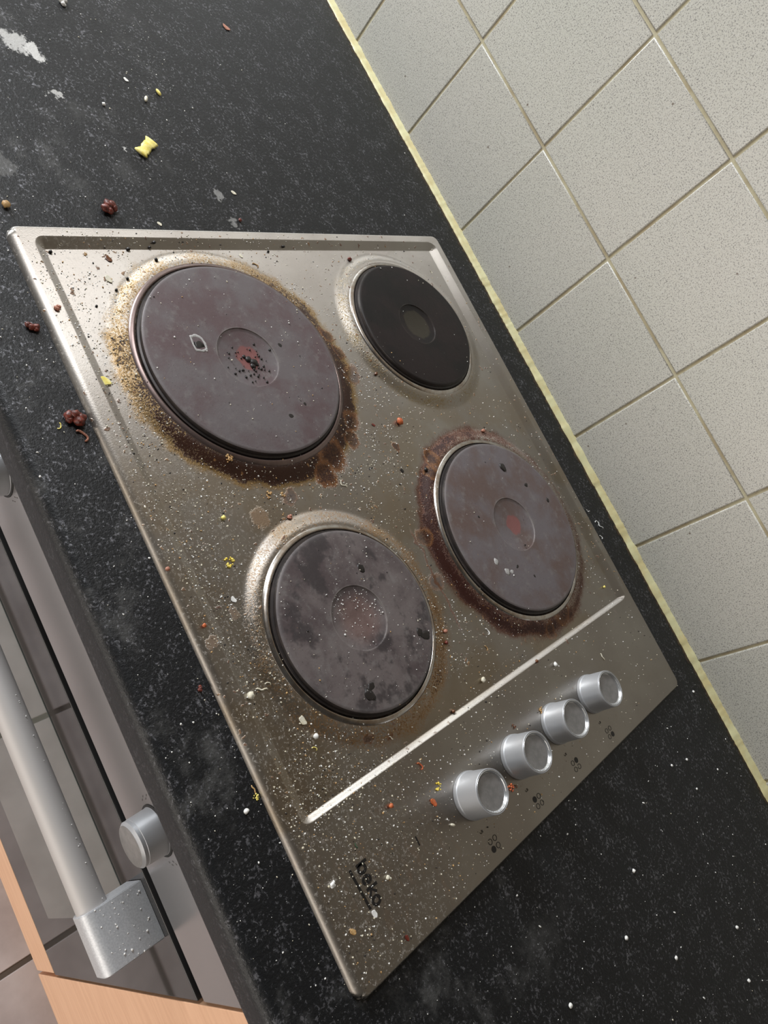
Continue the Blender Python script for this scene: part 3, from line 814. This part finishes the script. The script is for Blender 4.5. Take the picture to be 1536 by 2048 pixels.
B = [
 ('chunk', MEAT, -.0215, .0925, 16.0, .3, 'mince_piece', 'dark red cooked mince piece on the worktop above the left rim of the hob', 'food piece'),
 ('chunk', MEAT, .0845, -.0100, 9.5, 1., 'mince_piece', 'dark red cooked mince piece on the worktop near the front left corner of the hob', 'food piece'),
 ('chunk', MEAT, .1600, -.0100, 14.0, 1.2, 'mince_piece', 'largest dark red mince lump against the front rim of the hob', 'food piece'),
 ('curl', MEATP, .1730, -.0105, 9.5, .6, 'mince_piece', 'thin orange-brown curl beside the largest mince lump', 'food piece'),
 ('chunk', MEAT, .3653, -.0083, 4.6, .2, 'mince_piece', 'small red mince bit on the front strip of worktop, right of the hob middle', 'food piece'),
 ('curl', YEL, .1624, -.0221, 4.8, -.4, 'yellow_curl', 'tiny yellow curved thread on the worktop in front of the hob', 'food piece'),
 ('crumb', TAN, -.0206, .0103, 6.5, 0, 'tan_crumb', 'orange-tan crumb on the worktop beyond the front left hob corner', 'crumb'),
 ('flake', YEL, .1343, .0226, 9.0, .75, 'yellow_flake', 'pointed yellow-green flake inside the front rim of the hob', 'food piece'),
 ('cluster', YELB, .2917, .0527, 8.5, .2, 'yellow_crumb', 'bright yellow lump on the steel left of the front right hotplate', 'crumb'),
 ('crumb', ORANGE, .2175, .2892, 7.0, .2, 'orange_crumb', 'orange crumb in the middle of the hob between the back hotplates', 'crumb'),
 ('flake', REDF, .2142, .2563, 4.0, .9, 'dark_red_flake', 'dark red blob beside the large front left hotplate', 'food piece'),
 ('flake', CHAR, .2642, .2626, 4.6, .4, 'charred_flake', 'black flake in the centre of the hob', 'food piece'),
 ('crumb', BROWNF, .1639, .2916, 3.6, 0, 'brown_crumb', 'rusty crumb between the two left hotplates', 'crumb'),
 ('crumb', MEATP, .2491, .4017, 4.2, 0, 'pink_crumb', 'pale pink crumb above the back right hotplate', 'crumb'),
 ('crumb', CHAR, .2707, .2907, 4.4, 0, 'charred_flake', 'black crumb stuck to the burnt ring left of the back right hotplate', 'crumb'),
 ('shred', CREAM, .2605, .1875, 9.5, .5, 'noodle_shred', 'thin pale wavy thread below the large front left hotplate', 'food piece'),
 ('cluster', TAN, .2513, .1118, 6.5, .2, 'toasted_crumb', 'left one of two golden crumb clusters above the front right hotplate', 'crumb'),
 ('cluster', TAN, .2544, .1240, 5.5, .8, 'toasted_crumb', 'right one of two golden crumb clusters above the front right hotplate', 'crumb'),
 ('chunk', MEATP, .2741, .1202, 5.0, .8, 'mince_piece', 'reddish mince bit at the top edge of the front right hotplate ring', 'food piece'),
 ('cluster', TAN, .2150, .0890, 8.0, .3, 'toasted_crumb', 'golden crumb heap on the lower left edge of the large front left ring', 'crumb'),
 ('crumb', YEL, .2586, .0642, 3.6, 0, 'yellow_crumb', 'small yellow crumb above the bright yellow lump', 'crumb'),
 ('flake', WHITE, .3186, .0429, 5.0, .4, 'white_flake', 'white flake on the steel left of the front right hotplate', 'crumb'),
 ('crumb', ORANGE, .3285, .0111, 3.0, 0, 'orange_crumb', 'tiny orange crumb on the front rim of the hob', 'crumb'),
 ('stick', CREAM, .3846, .0330, 9.5, 1.15, 'cheese_shred', 'long pale cheese shred near the front rim below the front right hotplate', 'food piece'),
 ('crumb', CREAM, .3849, .0215, 5.6, .4, 'cheese_crumb', 'pale lump at the lower end of the long cheese shred', 'crumb'),
 ('curl', CREAM, .3835, .0385, 4.5, 1.3, 'cheese_curl', 'pale curl at the upper end of the long cheese shred', 'food piece'),
 ('flake', CREAM, .4171, .0516, 7.0, .1, 'cheese_flake', 'pale wrinkled flake below the front right hotplate ring', 'food piece'),
 ('crumb', WHITE, .4312, .0553, 4.2, .1, 'white_crumb', 'white crumb between the wrinkled flake and the ridge', 'crumb'),
 ('curl', YEL, .4384, .0506, 4.2, 1.0, 'yellow_curl', 'yellow ring shaped bit near the ridge by the front corner of the well', 'food piece'),
 ('crumb', MEATP, .4124, .2174, 3.8, .1, 'pink_crumb', 'pinkish crumb right of the front right hotplate, upper of two', 'crumb'),
 ('crumb', REDF, .4213, .2122, 3.6, .1, 'dark_red_crumb', 'dark red crumb right of the front right hotplate, lower of two', 'crumb'),
 ('curl', WHITE, .4311, .2648, 6.0, .3, 'white_curl', 'white twisted bit between the right hotplates and the ridge', 'food piece'),
 ('curl', TAN, .4430, .2538, 4.5, .3, 'golden_flake', 'golden loop below the white twisted bit', 'food piece'),
 ('crumb', CREAM, .4645, .2314, 4.6, .3, 'cream_crumb', 'round cream crumb resting near the ridge', 'crumb'),
 ('stick', CREAM, .4468, .1756, 5.4, .9, 'rice_stick', 'short pale stick at the right edge of the front right hotplate ring', 'food piece'),
 ('crumb', BROWNF, .4721, .1841, 3.0, 0, 'brown_crumb', 'brown crumb on the slope of the ridge', 'crumb'),
 ('curl', ORANGE, .4904, .1244, 6.2, .5, 'orange_curl', 'orange-red curled skin between the ridge and the nearest knob', 'food piece'),
 ('stick', CREAM, .4613, .1149, 5.0, .5, 'rice_stick', 'thin pale stick lying on a brown round stain by the ridge', 'food piece'),
 ('crumb', MEATP, .2829, .0040, 3.2, 0, 'pink_crumb', 'pink crumb on the sloping front rim of the hob', 'crumb'),
 ('crumb', BROWNF, .4775, .3021, 3.4, 0, 'brown_crumb', 'dark crumb on top of the bright ridge', 'crumb'),
 ('crumb', WHITE, .4897, .3226, 4.6, .5, 'white_crumb', 'white crumb on the control panel above the second knob from the wall', 'crumb'),
 ('stick', CREAM, .5120, .3960, 8.0, .1, 'cheese_shred', 'pale shred beside the knob nearest the wall', 'food piece'),
 ('cluster', TAN, .5158, .2775, 7.0, 0, 'toasted_crumb', 'tan crumb heap against the second knob from the wall', 'crumb'),
 ('cluster', BROWNF, .5113, .2364, 4.6, 0, 'brown_crumb', 'brown specks above the third knob from the wall', 'crumb'),
 ('cluster', ORANGE, .5481, .2000, 7.5, .9, 'orange_crumb', 'rusty brown bits between the nearest knob and its neighbour', 'crumb'),
 ('curl', BROWNF, .5500, .2045, 4.5, .9, 'brown_curl', 'small brown loop beside the rusty bits by the knobs', 'food piece'),
 ('crumb', YEL, .4556, .4638, 3.0, 0, 'yellow_crumb', 'tiny yellow crumb in the far corner of the well', 'crumb'),
 ('shred', WHITE, .3955, .5190, 10.0, .35, 'rice_noodle_shred', 'longest white thread on the strip of worktop behind the hob', 'food piece'),
 ('shred', WHITE, .3745, .5120, 6.0, 1.0, 'rice_noodle_shred', 'short white thread leftmost on the strip of worktop behind the hob', 'food piece'),
 ('curl', WHITE, .4074, .5089, 5.0, .6, 'rice_noodle_shred', 'small curved white thread touching the back rim of the hob', 'food piece'),
 ('curl', WHITE, .3900, .5155, 5.0, 1.6, 'rice_noodle_shred', 'small hooked white thread beside the longest white thread', 'food piece'),
 ('cluster', YELB, .5110, .1324, 7.0, .2, 'yellow_crumb', 'golden crumb heap left of the nearest knob', 'crumb'),
 ('flake', ORANGE, .5182, .1218, 6.5, .2, 'orange_red_flake', 'flat orange-red flake below the golden crumb heap by the nearest knob', 'food piece'),
 ('crumb', ORANGE, .5006, .0849, 3.6, 0, 'orange_crumb', 'small orange-red crumb between the ridge and the printed dash', 'crumb'),
 ('chunk', WHITE, .5174, .0169, 5.2, 0, 'white_crumb', 'large white crumb left of the logo near the front rim', 'crumb'),
 ('flake', WHITE, .5505, .0363, 5.5, .2, 'white_flake', 'white flake just past the end of the logo underline', 'crumb'),
 ('crumb', CREAM, .5377, .0571, 3.2, .2, 'cream_crumb', 'round cream crumb beside the last letters of the logo', 'crumb'),
 ('flake', TAN, .5499, .0165, 5.0, .7, 'golden_flake', 'triangular golden flake near the front right corner of the hob', 'food piece'),
 ('flake', REDF, .5771, .0510, 4.4, .2, 'dark_red_flake', 'red flake near the right rim of the hob', 'food piece'),
 ('grain', CREAM, .5399, .1282, 5.0, .9, 'rice_grain', 'pale oblong grain below the nearest knob', 'crumb'),
 ('stick', TAN, .4400, -.0022, 6.5, .1, 'tan_thread', 'tan thread touching the front rim of the hob', 'food piece'),
 ('cluster', YEL, .4450, -.0035, 5.0, .1, 'yellow_crumb', 'yellow crumb pile touching the front rim of the hob', 'crumb'),
 ('crumb', WHITE, .4490, -.0136, 3.6, .1, 'white_crumb', 'white crumb on the worktop in front of the well corner', 'crumb'),
 ('stick', GREEN, .5079, .0455, 4.0, .1, 'herb_thread', 'tiny green herb thread before the first letter of the logo', 'food piece'),
 ('flake', BROWNF, .0281, .0709, 6.4, .4, 'brown_flake', 'glossy red-brown oval flake in the upper left of the well', 'food piece'),
 ('cluster', TAN, .0233, .0534, 3.6, .4, 'tan_crumb', 'small tan crumb below the left wall of the well', 'crumb'),
 ('curl', TAN, .0367, .2118, 6.2, 1.0, 'tan_curl', 'shiny tan curl above the large front left hotplate', 'food piece'),
 ('flake', CREAM, .0257, .2016, 4.6, .2, 'cream_flake', 'pale oval flake above the large front left hotplate', 'food piece'),
 ('flake', CREAM, .0471, .0628, 7.0, .2, 'cream_flake', 'pale translucent smear flake left of the large front left hotplate', 'food piece'),
 ('chunk', MEATP, .0733, .0105, 5.4, .2, 'mince_piece', 'pinkish mince bit on the front rim near the left corner of the hob', 'food piece'),
 ('crumb', REDF, .0311, .3374, 4.6, 0, 'dark_red_crumb', 'dark red crumb at the top left of the back left hotplate', 'crumb'),
 ('curl', CREAM, .0485, .4589, 4.2, .3, 'cream_curl', 'tiny pale curl in the back left corner of the well', 'food piece'),
 ('chunk', WHITE, -.2502, .1463, 9.0, .3, 'white_crumb', 'white lump at the top edge of the picture on the worktop', 'crumb'),
 ('flake', MEATP, -.2734, .3378, 9.0, .7, 'pink_flake', 'pinkish white flake on the worktop at the far left, nearest the wall', 'food piece'),
 ('flake', WHITE, -.1697, .1732, 5.0, .7, 'white_flake', 'white flake above the rice grains on the left worktop', 'crumb'),
 ('grain', YEL, -.1596, .2018, 8.0, .2, 'rice_grain', 'yellow grain on the left worktop, nearest the wall of the pair', 'crumb'),
 ('grain', CREAM, -.1488, .1838, 8.0, -.5, 'rice_grain', 'pale grain on the left worktop beside the yellow grain', 'crumb'),
 ('crumb', WHITE, -.1350, .1364, 3.2, 0, 'white_crumb', 'round white crumb above the yellow piece on the worktop', 'crumb'),
 ('flake', CREAM, -.0475, .2319, 5.2, .6, 'cream_flake', 'pale flake on the worktop above the middle of the hob left rim', 'crumb'),
 ('flake', CREAM, -.0086, .1342, 4.5, .6, 'cream_flake', 'pale flake on the worktop touching the left rim of the hob', 'crumb'),
 ('crumb', REDF, -.0149, .2221, 3.4, .6, 'dark_red_crumb', 'dark red crumb on the worktop beside the left rim of the hob', 'crumb'),
]
for b in B: bit(*b)
for i, (x, y, s) in enumerate([(.0220, .0269, 3.6), (.0195, .0915, 4.0), (.0179, .1117, 3.0), (.0144, .1166, 3.4), (.0166, .2558, 3.6), (.0213, .2354, 3.0), (.0303, .1117, 4.0), (.0476, .0783, 3.2), (.0574, .0647, 3.0), (.0709, .0429, 2.4)]):
    bit('crumb', CHAR, x, y, s * .8, 0, 'charred_crumb', 'small charred black crumb at the left end of the well', 'crumb', 'charred crumbs by the left wall of the well')
for i, (x, y, s) in enumerate([(.6061, .5229, 3.4), (.6130, .4455, 3.4), (.6419, .4207, 3.2), (.6499, .4492, 3.2), (.6448, .3520, 4.4), (.6774, .2937, 4.0), (.7078, .2460, 4.2), (.7320, .3180, 3.8), (.7560, .2907, 3.8), (.7026, .1584, 4.0), (.6453, .1666, 3.4), (.8301, .3667, 4.0), (.7929, .3887, 3.8), (.7987, .2998, 3.8), (.6778, .4399, 2.8), (.6832, .4915, 2.6)]):
    bit('grain' if i % 3 == 1 else 'crumb', WHITE, x, y, s * .85, i, ('rice_grain' if i % 3 == 1 else 'white_crumb'), ('white oblong grain' if i % 3 == 1 else 'round white crumb') + ' on the black worktop right of the hob', 'crumb', 'white crumbs on the worktop right of the hob')

# ------------------------------------------------------------------ uncountable dust of crumbs
ICO = bmesh.new(); bmesh.ops.create_icosphere(ICO, subdivisions=1, radius=1)
IV = np.array([v.co[:] for v in ICO.verts]); IF = np.array([[v.index for v in f.verts] for f in ICO.faces]); ICO.free()
def scatter(name, pts, mats, label, weights=None):
    rs = np.random.RandomState(len(pts))
    V = []; F = []; MI = []; off = 0
    for (x, y, z, r, mi) in pts:
        sc = r * (0.6 + .8 * rs.rand(3)); sc[2] *= .7
        v = IV * (1 + .25 * rs.randn(len(IV), 1)) * sc
        a = rs.rand() * 6.28; c, s = math.cos(a), math.sin(a)
        v = np.stack([v[:, 0] * c - v[:, 1] * s, v[:, 0] * s + v[:, 1] * c, v[:, 2]], 1) + [x, y, z + sc[2] * .7]
        V.append(v); F.append(IF + off); MI += [mi] * len(IF); off += len(IV)
    V = np.concatenate(V); F = np.concatenate(F)
    me = bpy.data.meshes.new(name); me.from_pydata(V.tolist(), [], F.tolist())
    for m in mats: me.materials.append(m)
    me.polygons.foreach_set('material_index', MI); me.update()
    return tag(link(name, me, None, None, smooth=True), label, 'crumbs', kind='stuff')
rs = np.random.RandomState(5)
def dens_hob(x, y):
    d = .10 + 1.0 * math.exp(-max(0, y - .02) / .085) + .35 * math.exp(-((y - .21) ** 2) / .004) * (1 if x < .45 else .2)
    d += .8 * math.exp(-(((x - .18) / .05) ** 2 + ((y - .265) / .03) ** 2))
    d += .9 * math.exp(-(((x - .235) / .05) ** 2 + ((y - .030) / .018) ** 2)) + .8 * math.exp(-(((x - .405) / .03) ** 2 + ((y - .040) / .02) ** 2))
    d *= max(.08, .8 + 1.1 * noise.noise(Vector((x * 18, y * 18, 2))) + 1.5 * noise.noise(Vector((x * 60, y * 60, 9))))
    if x > .483: d = .75 * math.exp(-y / .12) * (1 - .25 * (x - .483) / .1) + .05
    return d
def gen(n, xr, yr, dens, rmin, rmax, choose, on_plate=.12):
    out = []
    while len(out) < n:
        x = xr[0] + (xr[1] - xr[0]) * rs.rand(); y = yr[0] + (yr[1] - yr[0]) * rs.rand()
        dd = dens(x, y)
        if 0 < x < HW and 0 < y < HD:
            for cx, cy, R in PL.values():
                q = math.hypot(x - cx, y - cy)
                if q < R + .008: dd *= on_plate
            for ky in KY:
                if math.hypot(x - .5322, y - ky) < .0195: dd = 0
        if rs.rand() > dd: continue
        r = rmin + (rmax - rmin) * rs.rand() ** 3
        out.append((x, y, x, y, r))
    return [(a, b, surf(a, b), r, choose()) for a, b, _, _, r in out]
def ch_hob():
    u = rs.rand(); return 0 if u < .40 else 1 if u < .76 else 2 if u < .88 else 3
def on_fr():
    out = []
    for _ in range(170):
        a = rs.rand() * 6.28; q = .026 * math.sqrt(rs.rand()); x, y = q * math.cos(a), q * math.sin(a)
        if rs.rand() < .25 + .75 / (1 + math.exp((x - .25 * y) / .005)): out.append((.3698 + x, .1318 + y, .0110, .0002 + .0005 * rs.rand() ** 2, 0))
    for _ in range(150):
        a = rs.rand() * 6.28; q = .03 + .04 * rs.rand(); out.append((.3698 + q * math.cos(a), .1318 + q * math.sin(a), .0122, .00012 + .0003 * rs.rand() ** 2, int(rs.rand() < .4)))
    return out
scatter('food_crumbs', on_fr() + gen(12000, (.005, HW - .006), (.007, HD - .006), dens_hob, .00012, .00070, ch_hob), [WHITE, CREAM, TAN, CHAR],
        'fine white, cream and burnt crumbs strewn all over the steel hob')
def dens_wt(x, y):
    if -.001 < x < HW + .001 and -.001 < y < HD + .001: return 0
    if y < 0 and 0 < x < HW: return .25 + .9 * math.exp(y / .006)
    if x < 0: return .20 * math.exp(-max(0, y - .05) / .12) + .5 * math.exp(-(((x + .21) / .07) ** 2 + ((y - .20) / .03) ** 2)) + .35 * math.exp(x / .006) * (y < .4)
    if x > HW: return .10
    return .03
scatter('worktop_crumbs', gen(1500, (-.42, .95), (-.048, .545), dens_wt, .00016, .0007, lambda: 0 if rs.rand() < .8 else 1), [WHITE, CREAM],
        'fine pale crumbs scattered over the black worktop around the hob')
# crumbs on the oven handle bracket and bar
pts = [(.4760 + .047 * rs.rand(), -.036 - .036 * rs.rand(), -.1770, .0002 + .0006 * rs.rand() ** 2, 0) for _ in range(60)]
pts += [(.30 + .174 * rs.rand(), -.069 + .004 + .004 * rs.rand(), -.1925 + .0112, .00018 + .0004 * rs.rand() ** 2, 0) for _ in range(70)]
scatter('handle_crumbs', pts, [WHITE], 'white crumbs lying on the oven door handle and its bracket')
